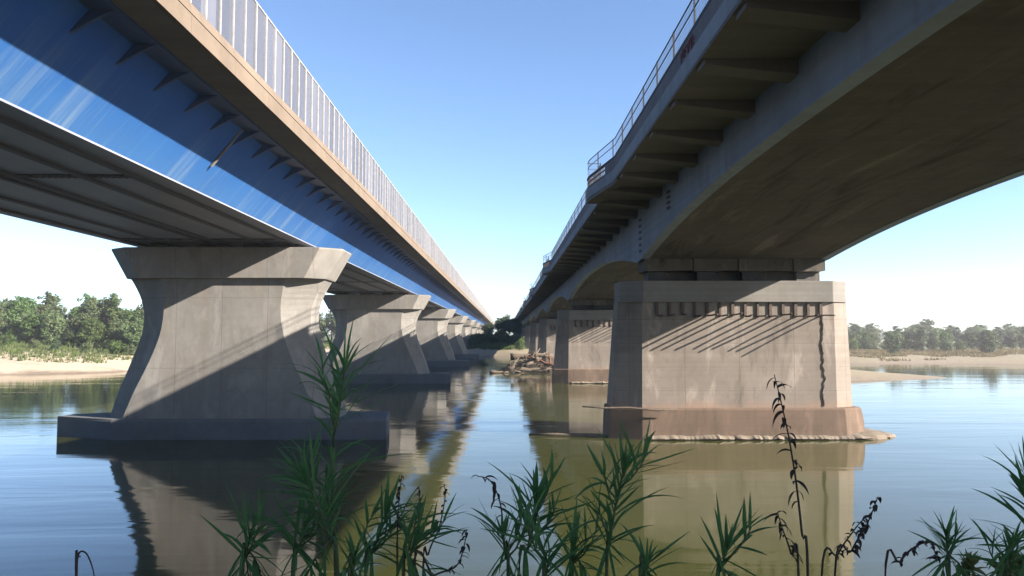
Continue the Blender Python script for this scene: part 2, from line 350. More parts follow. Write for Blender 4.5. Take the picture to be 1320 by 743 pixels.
def wall_pier():
    t = thing('concrete_pier', 'x', 'bridge pier', (12.4, Y0, 0), 'wall piers under the arched girder bridge')
    mb = MB(); n = 10; rings = []
    for i in range(n):
        z = 1.45 + (7.25-1.45)*i/(n-1); k = i/(n-1)
        rings.append(octa(5.12-.05*k, 6.2-.2*k, .06, 3.0, .6, z, 0, 5.18-.05*k, 6.75-.45*k))
    mb.loft(rings); mb.build('shaft', M_old, t)
    mb = MB(); mb.loft([octa(4.98, 5.95, -.12, 3.36, .65, z, 0, 5.1, 6.25) for z in (7.18, 8.31)]); mb.build('cap', M_cap, t, bevel=.03)
    mb = MB(); mb.loft([octa(hi, ho, y, T, .62, z, 0, hil, hol) for z, hi, ho, y, T, hil, hol in
        ((-2.2, 5.55, 6.85, -.42, 4.0, 5.3, 6.98), (1.0, 5.4, 6.6, -.36, 3.9, 5.24, 6.88), (1.56, 5.36, 6.5, -.33, 3.8, 5.22, 6.84), (1.62, 5.3, 6.44, -.28, 3.7, 5.2, 6.8))])
    mb.build('plinth', M_plinth, t, bevel=.04)
    # broken concrete rim at the waterline
    vs = []; fs = []; N = 190
    for i in range(N+1):
        u = i/N; x = -4.9 + 12.9*u
        n1, n2, n3 = noise.noise((x*.9, 3, 1)), noise.noise((x*2.6, 5, 1)), noise.noise((x*7, 8, 1))
        out = .34 + .26*n1 + .12*n2 + .05*n3 + .5*ramp(u, .8, .95)
        zt = .12 + .05*n1 + .05*n2 + .025*n3; lip = .045 + .03*n3; und = .34 if n1+n2+.5*n3 > -.12 else .03
        yb = -.35 if x < 5.6 else -.35 + (x-5.6)*.6
        for (y, z) in ((yb+.25, zt+.17), (yb-out*.5, zt+.07), (yb-out, zt-.01), (yb-out-.02, zt-lip), (yb-out+und*1.6, zt-lip-.05), (yb-out*.6+und, -.06), (yb+.25, -.9)): vs.append((x, y, z))
    for i in range(N):
        for k in range(6): fs.append((i*7+k, i*7+k+1, i*7+k+8, i*7+k+7))
    raw('broken_rim', vs, fs, M_rim, t)
    mb = MB()
    for x, y, rx, ry, hz in ((6.6, .5, 1.3, .9, .34), (7.5, 1.0, 1.1, .8, .22), (6.9, 1.9, 1.4, 1.0, .3)):
        rings = []
        for k, (s_, z) in enumerate(((1.15, -.4), (1, .02), (.86, hz*.6), (.5, hz))):
            rings.append([(x+rx*s_*math.cos(a*.6283)*(1+.2*noise.noise((a, x, z))), y+ry*s_*math.sin(a*.6283)*(1+.2*noise.noise((a, z, x))), z) for a in range(10)])
        mb.loft(rings)
    mb.build('rubble_apron', M_rim, t)
    for i in range(14):                        # steel stubs left below the cap
        x = -4.35 + i*.67; mb = MB(); q = random.uniform(-.05, .05)
        wd = random.uniform(.045, .08); mb.box(x-wd, x+wd, -.02, .1, 6.42+q+random.uniform(-.03, .12), 7.17)
        mb.tube([(x, .02, 6.46+q), (x+random.uniform(-.03, .03), -.7, 6.46+q), (x+random.uniform(-.09, .09), -random.uniform(1.15, 1.62), 6.46+q+random.uniform(-.06, .05))], random.uniform(.036, .052), 6); mb.build('bracket', M_rust, t)
    mb = MB(); pts = [(4.42+.16*noise.noise((z*1.1, 1, 1))+.07*noise.noise((z*4.3, 2, 1)), .03, z) for z in [1.7+.11*i for i in range(48)]]
    mb.tube(pts, .032, 5); mb.build('hanging_cable', M_rust, t)
    for bx in (-4.15, -1.5, .95, 3.9):
        mb = MB(); mb.box(bx-.5, bx+.5, .8, 2.1, 8.31, 8.855); mb.build('bearing', M_rub, t)
        mb = MB(); mb.box(bx-.75, bx+.75, .5, 2.5, 8.86, 9.62); mb.build('bearing_block', M_soff, t)
    mb = MB(); mb.box(-4.88, 4.88, .56, 2.44, 8.90, 9.66); mb.box(-4.6, 4.86, 1.3, 2.3, 8.39, 8.897); mb.build('cross_beam', M_soff, t)
    return t
for kind, fn in (('blue', flared_pier), ('old', wall_pier)):
    p0 = fn()
    for i in range(NP):
        o = p0 if i == 0 else copy_tree(p0)
        o.location.y = Y0 + SPAN*i
        if i > 4: o.location.z = 0
        nm = {0: 'nearest', NP-1: 'farthest'}.get(i, ORD[i])
        o['label'] = (f'flared hourglass pier under the blue bridge, {nm} in its row from the camera' if kind == 'blue'
                      else f'straight weathered wall pier under the arched bridge, {nm} in its row from the camera')

# ------------------------------------------------------------------ left bridge: blue steel box girder
YA, YB = -40.0, Y0 + SPAN*NP - 6
LB = thing('blue_girder_bridge', 'long bridge with blue steel girder, beige edge beam and frosted noise barrier', 'bridge', (0, 0, 0))
def strip(mb, prof, ya, yb, step=None):
    mb.loft([[(x, ya, z) for x, z in prof], [(x, yb, z) for x, z in prof]])
# blue side webs, bottom plate, concrete slab
def web(xb, zb, xt, zt, th_):
    mb = MB(); s = 1 if xt > xb else -1
    strip(mb, [(xb, zb), (xt, zt), (xt-s*th_, zt), (xb-s*th_, zb)], YA, YB); return mb
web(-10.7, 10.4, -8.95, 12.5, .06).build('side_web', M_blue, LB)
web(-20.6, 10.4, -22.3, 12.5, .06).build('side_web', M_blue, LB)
mb = MB(); mb.box(-20.62, -10.68, YA, YB, 10.37, 10.43); mb.build('bottom_plate', M_steel, LB)
mb = MB(); strip(mb, [(-23.7, 12.56), (-22.4, 12.52), (-8.85, 12.52), (-7.56, 12.55), (-7.56, 12.86), (-23.7, 12.86)], YA, YB); mb.build('deck_slab', M_under, LB)
mb = MB(); mb.box(-23.1, -8.1, YA, YB, 12.864, 12.93); mb.build('carriageway', M_asph, LB)
for sx, name in ((1, 'edge_beam'), (-1, 'edge_beam')):
    mb = MB(); e = -7.56 if sx > 0 else -23.7
    strip(mb, [(e+sx*.003, 12.53), (e+sx*.14, 12.53), (e+sx*.14, 12.99), (e+sx*.07, 13.0), (e+sx*.07, 13.03), (e+sx*.12, 13.04), (e+sx*.06, 13.33), (e-sx*.42, 13.33), (e-sx*.42, 12.935), (e-sx*.003, 12.93), (e+sx*.003, 12.87)][::sx], YA, YB)
    b = mb.build(name, M_edge, LB)
# transverse ribs under the overhang: the 100 nearest are parts, the rest one
def lrib(mb, y):
    xt = -8.95
    ring = [(xt-.50, 11.92), (xt-.34, 12.0), (xt-.1, 12.14), (xt+.2, 12.3), (xt+.5, 12.437), (xt-.03, 12.437)]
    mb.loft([[(x, y-.05, z) for x, z in ring], [(x, y+.05, z) for x, z in ring]])
ry = [-9.5 + 2.0*i for i in range(int((YB+9)/2))]
for y in ry[8:98]:
    mb = MB(); lrib(mb, y); mb.build('rib', M_rib, LB)
mb = MB(); [lrib(mb, y) for y in ry[:8]+ry[98:]]; o = mb.build('rib', M_rib, LB); o['kind'] = 'stuff'
mb = MB(); mb.box(-9.4, -8.4, YA, YB, 12.44, 12.517); mb.build('top_flange', M_rib, LB)
mb = MB()
for x in (-19.7, -18.0, -15.7, -15.2, -13.1, -11.5):
    mb.box(x-.09, x+.09, YA, YB, 10.28, 10.371)
mb.build('bottom_stiffener', M_seam, LB)
y = 24.0 - 15.83*2; k = 0
while y < 330:
    mb = MB(); mb.box(-19.6, -11.6, y-.22, y+.22, 10.34, 10.372)
    for q in range(40): mb.box(-19.5+q*.2, -19.42+q*.2, y-.16, y+.16, 10.315, 10.341)
    mb.build('splice_plate', M_seam, LB); y += 15.83
mb = MB(); y = 14.0
for y in (26.2,):
    mb = MB(); mb.tube([(-9.0, y, 12.45), (-9.45, y, 11.85), (-10.0, y, 11.15)], .05, 8); mb.build('drain_pipe', M_under, LB)
# noise barriers: frosted panels and their posts
for sx, e in ((1, -7.62), (-1, -23.64)):
    mb = MB(); mb.box(e-.012, e+.012, YA, YB, 13.33, 15.55); pb = mb.build('noise_barrier', M_panel, LB)
    mb = MB(); mb.box(e-.03, e+.03, YA, YB, 15.551, 15.59); mb.build('top_rail', M_post, pb)
    ps = [YA+.5+.98*i for i in range(int((YB-YA)/.98))]; mine = [y for y in ps if 14 < y < 110] if sx > 0 else []
    def post(mb, y): mb.box(e-.04, e+.045, y-.022, y+.022, 13.331, 15.549)
    for y in mine:
        mb = MB(); post(mb, y); mb.build('post', M_post, pb)
    mb = MB(); [post(mb, y) for y in ps if y not in mine]; o = mb.build('post', M_post, pb); o['kind'] = 'stuff'

# ------------------------------------------------------------------ right bridge: haunched concrete girder
RB = thing('arched_girder_bridge', 'old concrete bridge with arched haunched girder, ribbed overhang and mesh railing', 'bridge', (0, 0, 0))
YC = Y0 + 1.5
def soff(y):
    u = ((y - YC) / SPAN) % 1.0; u = min(u, 1-u)          # 0 at a pier
    return 10.9 - 1.52*(1-2*u)**2.3 if True else 0
NB = Y0 + SPAN*NP - 4
yy = []; y = YA
while y < NB: yy.append(y); y += 1.2 if y < 190 else 4
def panel(x0, x1, zt, matr, name, parent, thick=True):
    mb = MB(); mb.loft([[(x0, y, soff(y)+.0), (x1, y, soff(y)+.0), (x1, y, zt), (x0, y, zt)] for y in yy]); return mb.build(name, matr, parent)
panel(7.30, 7.75, 12.27, M_web, 'side_web', RB); panel(17.05, 17.50, 12.27, M_web, 'side_web', RB)
mb = MB(); mb.loft([[(7.752, y, soff(y)+.025), (17.048, y, soff(y)+.025), (17.048, y, soff(y)+.3), (7.752, y, soff(y)+.3)] for y in yy]); mb.build('soffit', M_soff, RB)
mb = MB(); mb.box(4.86, 19.94, YA, NB, 12.272, 12.36)
mb.build('deck_slab', M_under, RB)
mb = MB(); mb.box(5.3, 19.5, YA, NB, 12.365, 12.6); mb.build('carriageway', M_asph, RB)
# outline of the left edge: it steps out to a refuge at every pier
def edge_out(y):
    q = (y - (Y0 - 1.3)) % SPAN
    if q > SPAN-5.2: return 4.86 - .68*min(1, (q-SPAN+5.2)/4.4)
    return 4.86
ey = []; y = YA
while y < NB:
    ey.append(y); q = (y - (Y0-1.3)) % SPAN
    y += .5 if q > SPAN-7.2 else min(3.0, max(.5, SPAN-7.2-q))
for i in range(int((NB-YA)/SPAN)+1):
    yb_ = Y0 - 1.3 + SPAN*(i-1)
    if YA < yb_ < NB: ey += [yb_-.012, yb_+.012]
ey = sorted(set(ey))
mb = MB(); mb.loft([[(edge_out(y), y, 12.34), (edge_out(y)+.5, y, 12.364), (edge_out(y)+.5, y, 12.84), (edge_out(y), y, 12.84)] for y in ey]); mb.build('edge_beam', M_fascia, RB)
mb = MB(); mb.box(19.45, 19.95, YA, NB, 12.366, 12.84); mb.build('edge_beam', M_fascia, RB)
for i in range(0, NP):
    y1 = Y0-1.3+SPAN*i
    mb = MB(); pl = [(y, edge_out(y)) for y in ey if y1-6.4 < y < y1]
    poly = [(x+.02, y) for y, x in pl] + [(5.2, y1-.02), (5.2, y1-6.3)]
    mb.prism(poly[::-1], 12.2, 12.338); mb.build('refuge_slab', M_under, RB)
def rrib(mb, y, s=1):
    a, b = (7.298, 4.95) if s > 0 else (17.502, 19.85)
    ring = [(a, 11.88), (b+(.0), 12.14), (b, 12.27), (a, 12.27)]
    mb.loft([[(x, y-.34, z) for x, z in ring], [(x, y+.34, z) for x, z in ring]])
rr = [19.2-3.35*14 + 3.35*i for i in range(180)]; rr = [y for y in rr if y < NB-1]
for y in rr[12:105]:
    mb = MB(); rrib(mb, y); mb.build('rib', M_under, RB)
mb = MB(); [rrib(mb, y) for y in rr[:12]+rr[105:]]; [rrib(mb, y, -1) for y in rr]; o = mb.build('rib', M_under, RB); o['kind'] = 'stuff'
# dark anchor slots on the web
for y, z0, n, dz in ((34.3, 11.0, 4, .24), (41.6, 9.85, 6, .34)):
    for i in range(n):
        mb = MB(); z = z0 + i*dz; mb.loft([[(x, y-.42, z), (x, y+.4, z+.06), (x, y+.4, z+.2), (x, y-.42, z+.14)] for x in (7.294, 7.34)]); mb.build('anchor_slot', M_dark, RB)
# railing + wire screen along both edges
def railing(ox, sx, fine):
    rl = MB(); Y2 = NB-1
    pm = MB(); run = []; runs = [run]
    for y in [YA+.4*i for i in range(int((Y2-YA)/.4))]:
        q = (y - (Y0-1.3)) % SPAN
        if fine and q > SPAN-3.6 or q < .1: 
            if run: run = []; runs.append(run)
        else: run.append(y)
    for run in runs:
        if len(run) > 1: pm.loft([[(ox(y)-.04, y, 12.842), (ox(y)+.1, y, 12.842), (ox(y)+.1, y, 13.38), (ox(y)-.04, y, 13.38)] for y in (run if run[0] < 0 or True else run)])
    pm.build('parapet', M_para, RB)
    yl = [y for y in ey if y < Y2]
    for z, r in ((13.44, .05), (12.95, .03), (13.2, .022), (13.99, .011), (14.3, .016)):
        rl.loft([[(ox(y)-r, y, z-r), (ox(y)+r, y, z-r), (ox(y)+r, y, z+r), (ox(y)-r, y, z+r)] for y in yl])
    y = max(YA, 8.0)
    while y < 230:
        rl.box(ox(y)-.02, ox(y)+.02, y-.03, y+.03, 12.84, 13.4); y += .24
    ro = rl.build('railing', M_rail, RB)
    def post(mb, y): mb.box(ox(y)-.022, ox(y)+.022, y-.022, y+.022, 12.842, 14.34)
    pys = [19.8-2.5*20+2.5*i for i in range(260)]; pys = [y for y in pys if YA < y < Y2]
    mine = [y for y in pys if 12 < y < 240] if fine else []
    for y in mine:
        mb = MB(); post(mb, y); mb.build('post', M_rail, ro)
    mb = MB(); [post(mb, y) for y in pys if y not in mine]; o = mb.build('post', M_rail, ro); o['kind'] = 'stuff'
    wm = MB(); y = 10.0; r = .0026
    while y < (110 if fine else 40):
        x = ox(y); wm.add([(x-r, y-r, 13.5), (x+r, y+r, 13.5), (x+r, y+r, 14.28), (x-r, y-r, 14.28)], [(0, 1, 2, 3)])
        wm.add([(x+r, y-r, 13.5), (x-r, y+r, 13.5), (x-r, y+r, 14.28), (x+r, y-r, 14.28)], [(0, 1, 2, 3)]); y += .15
    for i in range(8):
        z = 13.52 + i*.108
        wm.loft([[(ox(y)-r, y, z-r), (ox(y)+r, y, z-r), (ox(y)+r, y, z+r), (ox(y)-r, y, z+r)] for y in yl])
    wm.build('wire_screen', M_rail, ro)
mb = MB()
for k in range(5):
    y0 = 19.7+k*.3; mb.tube([(4.905, y0+.16*math.sin(t*1.3+k)+t*.03, 12.95+.34*abs(math.sin(t*.9+k*1.7))) for t in range(9)], .016, 5)
mb.build('graffiti', plain('faded_red_paint', (.16, .05, .055), .8), RB)
railing(lambda y: edge_out(y)+.1, 1, True); railing(lambda y: 19.8, -1, False)

# ------------------------------------------------------------------ trees
def blob_dirs(n, rng):
    out = []
    for i in range(n):
        z = 1-2*(i+.5)/n; a = i*2.39996+rng.random(); r = math.sqrt(1-z*z); out.append(Vector((r*math.cos(a), r*math.sin(a), z)))
    return out
def leaf_cloud(rng, clumps, per, size):
    vs, fs = [], []
    for c, rx, rz in clumps:
        for _ in range(int(per*rx*rx)):
            d = Vector((rng.gauss(0, 1), rng.gauss(0, 1), rng.gauss(0, 1))).normalized(); q = rng.random()**.45
            p = Vector((c[0]+d.x*rx*q, c[1]+d.y*rx*q, c[2]+d.z*rz*q))
            nrm = (d*1.1+Vector((rng.uniform(-1,1), rng.uniform(-1,1), rng.uniform(-.4,1)))).normalized()
            a = nrm.cross(Vector((rng.uniform(-1,1), rng.uniform(-1,1), rng.uniform(-1,1)))).normalized(); b = nrm.cross(a)
            s = size*rng.uniform(.55, 1.25); k = len(vs)
            vs += [p-a*s, p-b*s*.45, p+a*s, p+b*s*.45]; fs.append((k, k+1, k+2, k+3))
    return vs, fs
def make_tree(kind, seed, mat):
    rng = random.Random(seed)
    hgt, wid, bot = {'willow': (9, 3.3, .05), 'tall': (10, 2.4, .22), 'bush': (4, 2.4, .0)}[kind]
    t = thing('bush' if kind == 'bush' else 'tree', 'x', 'bush' if kind == 'bush' else 'tree')
    mb = MB(); top = Vector((rng.uniform(-.4, .4), rng.uniform(-.4, .4), hgt*.72))
    mb.tube([(0, 0, -.6), (.05, .05, hgt*.2), top*.6, top], [.2, .16, .11, .04], 7)
    for i in range(7):
        z = hgt*rng.uniform(.2, .6); a = rng.uniform(0, 6.28); l = wid*rng.uniform(.5, .8)
        mb.tube([(0, 0, z), (math.cos(a)*l*.5, math.sin(a)*l*.5, z+l*.35), (math.cos(a)*l, math.sin(a)*l, z+l*.8)], [.09, .06, .02], 5)
    mb.build('trunk', M_bark, t, smooth=True)
    cl = []; n = {'willow': 44, 'tall': 38, 'bush': 18}[kind]
    for d in blob_dirs(n, rng):
        zc = hgt*(bot+(1-bot)*.47); rz = hgt*(1-bot)*.46
        w_ = wid*(.8 if d.z > .5 else 1.0); q = rng.uniform(.35, 1.02)
        c = (d.x*w_*.74*q, d.y*w_*.74*q, zc+d.z*rz*q*1.02)
        r = wid*rng.uniform(.2, .42); cl.append((c, r, r*rng.uniform(.7, 1.2)))
    vs, fs = leaf_cloud(rng, cl, 150 if kind != 'bush' else 150, .25 if kind != 'bush' else .2)
    raw('crown', vs, fs, mat, t)
    return t
protos = {}
for kind, mats in (('willow', (M_willow, M_green, M_willow)), ('tall', (M_green, M_deep)), ('bush', (M_willow, M_deep, M_green))):
    for i, m_ in enumerate(mats): protos[(kind, i)] = [make_tree(kind, 31*i+len(kind), m_), False]
def place(kind, i, x, y, s, label, group, sz=None, dz=0):
    p = protos[(kind, i)]
    if not p[1]: o = p[0]; p[1] = True
    else: o = copy_tree(p[0])
    o.location = (x, y, ground_z(x, y)-.15+dz); o.rotation_euler = (0, 0, random.uniform(0, 6.28)); o.scale = (s, s, (sz or s))
    o['label'] = label; o['group'] = group; o['category'] = kind if kind == 'bush' else 'tree'
    return o
def row(specs, text, group):                   # specs in any order; named from left to right as seen
    specs = sorted(specs, key=lambda q: q[2]/q[3])
    for n, (kind, i, x, y, s, sz) in enumerate(specs):
        place(kind, i, x, y, s, text.format('leftmost' if n == 0 else 'rightmost' if n == len(specs)-1 else ORD[n]+' from the left'), group, sz)
rs = random.Random(5)
# left bank
row([('willow' if k % 3 else 'tall', (k*2) % (3 if k % 3 else 2), -60-k*3.6+rs.uniform(-1, 1), 165+rs.uniform(-5, 9), rs.uniform(1.1, 1.3), rs.uniform(1.0, 1.22)) for k in range(20)],
    'tall grey-green tree in the back row above the left sandbank, {}', 'trees in the back row on the left bank')
row([('willow' if k % 2 else 'tall', k % 2, -68-k*5.0+rs.uniform(-1, 1), 186+rs.uniform(-4, 6), rs.uniform(1.3, 1.6), rs.uniform(1.05, 1.25)) for k in range(16)],
    'high grey-green tree behind the back row on the left bank, {}', 'rearmost trees on the left bank')
row([('willow', k % 3, -62-k*4.1+rs.uniform(-1.3, 1.3), 150+rs.uniform(-3, 3), rs.uniform(.8, 1.05), rs.uniform(.62, .85)) for k in range(13)],
    'bushy willow in the front row above the left sandbank, {}', 'willows in the front row on the left bank')
row([('bush', (0, 2, 0, 1)[k % 4], -66-k*4.6+rs.uniform(-1.5, 1.5), 142+rs.uniform(-2, 3), rs.uniform(.5, .85), None) for k in range(9)],
    'low bush at the edge of the left sandbank, {}', 'low bushes by the left sandbank')
row([('tall' if k % 2 else 'willow', k % 2, -46-k*4.6+rs.uniform(-1, 1), 262+rs.uniform(-4, 14), rs.uniform(1.35, 1.6), 1.2) for k in range(8)],
    'green tree seen between the first two flared piers, {}', 'trees behind the flared piers')
# between the bridges
row([('willow', 0, .3, 285, 1.05, .95), ('willow', 1, 3.6, 292, 1.0, .92), ('tall', 1, -2.4, 290, 1.1, .72), ('willow', 2, -6, 280, .95, .55), ('willow', 1, 6.5, 283, .9, .5)], 'dark tree between the far ends of the two bridges, {}', 'trees between the bridges')
row([('bush', 1 if k % 3 else 2, -14+k*2.1+rs.uniform(-.6, .6), 226+rs.uniform(0, 22), rs.uniform(.8, 1.15), None) for k in range(9)],
    'dark green bush on the far slope between the bridges, {}', 'bushes between the bridges')
place('bush', 2, 4.0, 220, .85, 'bright green bush behind the driftwood heap between the bridges', 'bushes between the bridges')
# right bank
row([('tall' if k % 3 == 1 else 'willow', k % 2, 84+k*3.7+rs.uniform(-1.2, 1.2), 205+rs.uniform(-7, 9), rs.uniform(.8, 1.05), rs.uniform(.52, .68)) for k in range(26)],
    'green tree in the middle tree line on the right bank, {}', 'trees on the right bank')
row([('tall' if k % 2 else 'willow', k % 2, 96+k*5.4+rs.uniform(-2, 2), 246+rs.uniform(-9, 12), rs.uniform(1.1, 1.35), rs.uniform(.66, .86)) for k in range(24)],
    'taller tree in the rear tree line on the right bank, {}', 'rear trees on the right bank')
row([('willow' if k % 2 else 'tall', k % 2, 118+k*6.2+rs.uniform(-2, 2), 292+rs.uniform(-9, 12), rs.uniform(1.4, 1.75), rs.uniform(.85, 1.05)) for k in range(22)],
    'pale far tree behind all others on the right bank, {}', 'farthest trees on the right bank')
row([('bush', (0, 2, 1)[k % 3], 78+k*4.3+rs.uniform(-2.0, 2.0), 186+rs.uniform(-6, 8), rs.uniform(.7, 1.15), rs.uniform(.6, 1.0)) for k in range(20)],
    'rounded bush in front of the tree line on the right bank, {}', 'bushes on the right bank')
row([('bush', 1, 84.5, 168, 1.0, 1.1), ('bush', 1, 104.5, 167, 1.15, 1.05)], 'dark round bush standing forward on the dry right bank, {}', 'dark bushes on the right bank')
for k in list(protos):                         # prototypes never used
    if not protos[k][1]:
        for c in list(protos[k][0].children): bpy.data.objects.remove(c)
        bpy.data.objects.remove(protos[k][0])
# far-off wood along the horizon
rng = random.Random(3); cl = []
for k in range(420):
    x = rng.uniform(-620, 700); y = 470 + rng.uniform(-20, 60) + abs(x)*.05
    if -30 < x < 34: continue
    h = rng.uniform(7, 12)*(.75+.5*noise.noise((x*.02, 5, 5)))
    cl.append(((x, y, 1.5+h*.55), 4.6, h*.5))
vs, fs = leaf_cloud(rng, cl, 6, .75)
o = raw('far_wood', vs, fs, M_deep); tag(o, 'distant hazy wood along the horizon behind the banks', 'wood', kind='stuff')

# grass on the banks
def tufts(name, n, fn, mat, label, h, w_):
    rng = random.Random(len(name)); vs, fs = [], []; c = 0
    while c < n:
        q = fn(rng)
        if q is None: continue
        x, y, z = q; c += 1
        for _ in range(5):
            a = rng.uniform(0, 6.28); hh = h*rng.uniform(.4, 1.2); dx, dy = math.cos(a)*w_, math.sin(a)*w_; lx, ly = rng.uniform(-.3, .3)*hh, rng.uniform(-.3, .3)*hh
            ox, oy = rng.uniform(-.25, .25), rng.uniform(-.25, .25); k = len(vs)
            vs += [(x+ox-dx, y+oy-dy, z-.05), (x+ox+dx, y+oy+dy, z-.05), (x+ox+lx, y+oy+ly, z+hh)]; fs.append((k, k+1, k+2))
    o = raw(name, vs, fs, mat); tag(o, label, 'grass', kind='stuff')
def lg(r):
    x, y = r.uniform(-125, -46), r.uniform(112, 275); z = ground_z(x, y)
    if z < 2.6 - 1.5*ramp(x, -92, -62) + .9*noise.noise((x*.09, y*.09, 8)) : return None
    if y < 190 and x > -57: return None
    return x, y, z
tufts('grass', 13000, lg, M_grass, 'green grass above the pale sandbank on the left', .62, .07)
def rg(r):
    x, y = r.uniform(60, 190), r.uniform(148, 195); z = ground_z(x, y)
    if z < .38 or noise.noise((x*.11, y*.16, 3)) < -.05 + (.25 if y < 160 else -.2): return None
    return x, y, z
tufts('dry_grass', 12000, rg, M_dgrass, 'straw coloured dry grass along the low right bank', .5, .08)
def cg(r):
    x, y = r.uniform(-22, 16), r.uniform(214, 262); z = ground_z(x, y)
    return (x, y, z) if z > 1.5 else None
tufts('slope_grass', 2200, cg, M_grass, 'green undergrowth on the far slope between the bridges', .9, .16)

# ------------------------------------------------------------------ driftwood
def log(x, y, z, L, r, az, el, mat, label, seed):
    rng = random.Random(seed); t = thing('driftwood_log', label, 'log', (x, y, z), 'driftwood caught against the arched bridge piers')
    d = Vector((math.cos(az)*math.cos(el), math.sin(az)*math.cos(el), math.sin(el)))
    pts = [d*(L*(k/7-.5)) + Vector((rng.uniform(-1, 1), rng.uniform(-1, 1), rng.uniform(-1, 1)))*r*.5 for k in range(8)]
    mb = MB(); mb.tube(pts, [r*(1.25-.9*k/7) for k in range(8)], 8); mb.build('trunk', mat, t, smooth=True)
    for k in range(3):
        mb = MB(); p = pts[3+k]; e = (d + Vector((rng.uniform(-1, 1), rng.uniform(-1, 1), rng.uniform(-.2, 1.1)))).normalized()
        mb.tube([p, p+e*L*.14, p+e*L*.24+Vector((0, 0, L*.04))], [r*.5, r*.3, r*.1], 6); mb.build('branch', mat, t, smooth=True)
    return t
heap = [(3.9, 116, 2.35, 6.5, .42, .1, .02, M_bark, 'dark thick log lying on top of the driftwood heap'),
        (2.4, 115, 1.2, 6, .3, .4, .35, M_wood, 'grey log rising to the right in the driftwood heap'),
        (5.6, 114.6, 1.5, 6, .3, 2.7, .3, M_wood2, 'reddish log leaning left in the driftwood heap'),
        (1.0, 114, .7, 5, .26, .9, .7, M_wood, 'pale forked log sticking up at the left end of the heap'),
        (6.9, 115, 1.1, 5.2, .24, 1.9, .6, M_wood2, 'rust coloured log standing up at the right end of the heap'),
        (4.2, 113.6, .5, 8.5, .32, .05, .03, M_bark, 'long dark log at the foot of the driftwood heap'),
        (8.2, 116, 1.6, 5.5, .2, .15, .18, M_wood2, 'thin rusty branch reaching right towards the second wall pier'),
        (0.1, 112.6, .2, 4.5, .2, .1, .0, M_bark, 'dark half sunk log at the left foot of the heap'),
        (3.3, 114, 1.7, 5, .22, 2.2, -.2, M_wood, 'pinkish grey log across the middle of the heap'),
        (5.0, 116, 1.9, 6, .22, .8, .25, M_wood, 'pale slanting log behind the middle of the heap')]
for k, q in enumerate(heap): log(*q, seed=k)
rng = random.Random(9); mb = MB()
for k in range(260):
    a = rng.uniform(0, 6.28); q = rng.random()**.6; x = 4+4.6*q*math.cos(a); y = 116+2.6*q*math.sin(a); z = rng.uniform(-.1, 2.5*(1-q*.75))
    d = Vector((rng.gauss(0, 1), rng.gauss(0, 1), rng.gauss(0, .5))).normalized()*rng.uniform(.5, 1.6); p = Vector((x, y, z))
    mb.tube([p-d*.5, p+Vector((0, 0, .1)), p+d*.5], [.07, .05, .02], 4)
o = mb.build('twig_tangle', M_wood); tag(o, 'tangle of grey twigs filling the driftwood heap', 'driftwood', kind='stuff')
def stick(pts, r, mat, label):
    mb = MB(); mb.tube(pts, r, 7); o = mb.build('branch', mat, smooth=True); return tag(o, label, 'branch')
stick([(4.0, 40.3, 1.75), (5.2, 40.45, 1.66), (6.4, 40.4, 1.68), (7.9, 40.3, 1.55), (8.9, 40.25, 1.62)], [.03, .05, .06, .05, .03], M_wood, 'thin grey-brown branch caught on the plinth corner of the nearest wall pier')
stick([(1.3, 42.6, .03), (2.6, 42.3, .06), (4.2, 42.0, .05), (5.4, 41.7, .08), (6.6, 41.3, .1)], [.05, .1, .12, .12, .1], M_bark, 'dark sodden branch floating left of the nearest wall pier')

# ------------------------------------------------------------------ weeds on the near bank
def leaf(vs, fs, p, d, L, w_, droop, rng):
    d = d.normalized(); side = d.cross(Vector((0, 0, 1)))
    if side.length < .1: side = Vector((1, 0, 0))
    side.normalize(); side = (side + d.cross(side)*rng.uniform(-.9, .9)).normalized()
    n = 7; k0 = len(vs); q = Vector(p); dd = d.copy()
    for i in range(n+1):
        t = i/n; wd = w_*math.sin(math.pi*min(1, .12+t*.88))**.8*(1 if t < 1 else 0)*(1-.35*t)
        up = side.cross(dd).normalized()
        vs += [q-side*wd+up*wd*.35, q, q+side*wd+up*wd*.35]
        dd = (dd + Vector((0, 0, -droop/n))).normalized(); q = q + dd*(L/n)
    for i in range(n):
        a = k0+i*3; fs += [(a, a+1, a+4, a+3), (a+1, a+2, a+5, a+4)]
def bez(pts, n):
    pts = [Vector(p) for p in pts]; out = []
    for k in range(n+1):
        t = k/n*(len(pts)-1); i = min(int(t), len(pts)-2); f = t-i
        p0, p1, p2, p3 = pts[max(i-1, 0)], pts[i], pts[i+1], pts[min(i+2, len(pts)-1)]
        out.append(.5*((2*p1)+(p2-p0)*f+(2*p0-5*p1+4*p2-p3)*f*f+(3*p1-p0-3*p2+p3)*f**3))
    return out
PLG = 'weeds growing on the near bank'
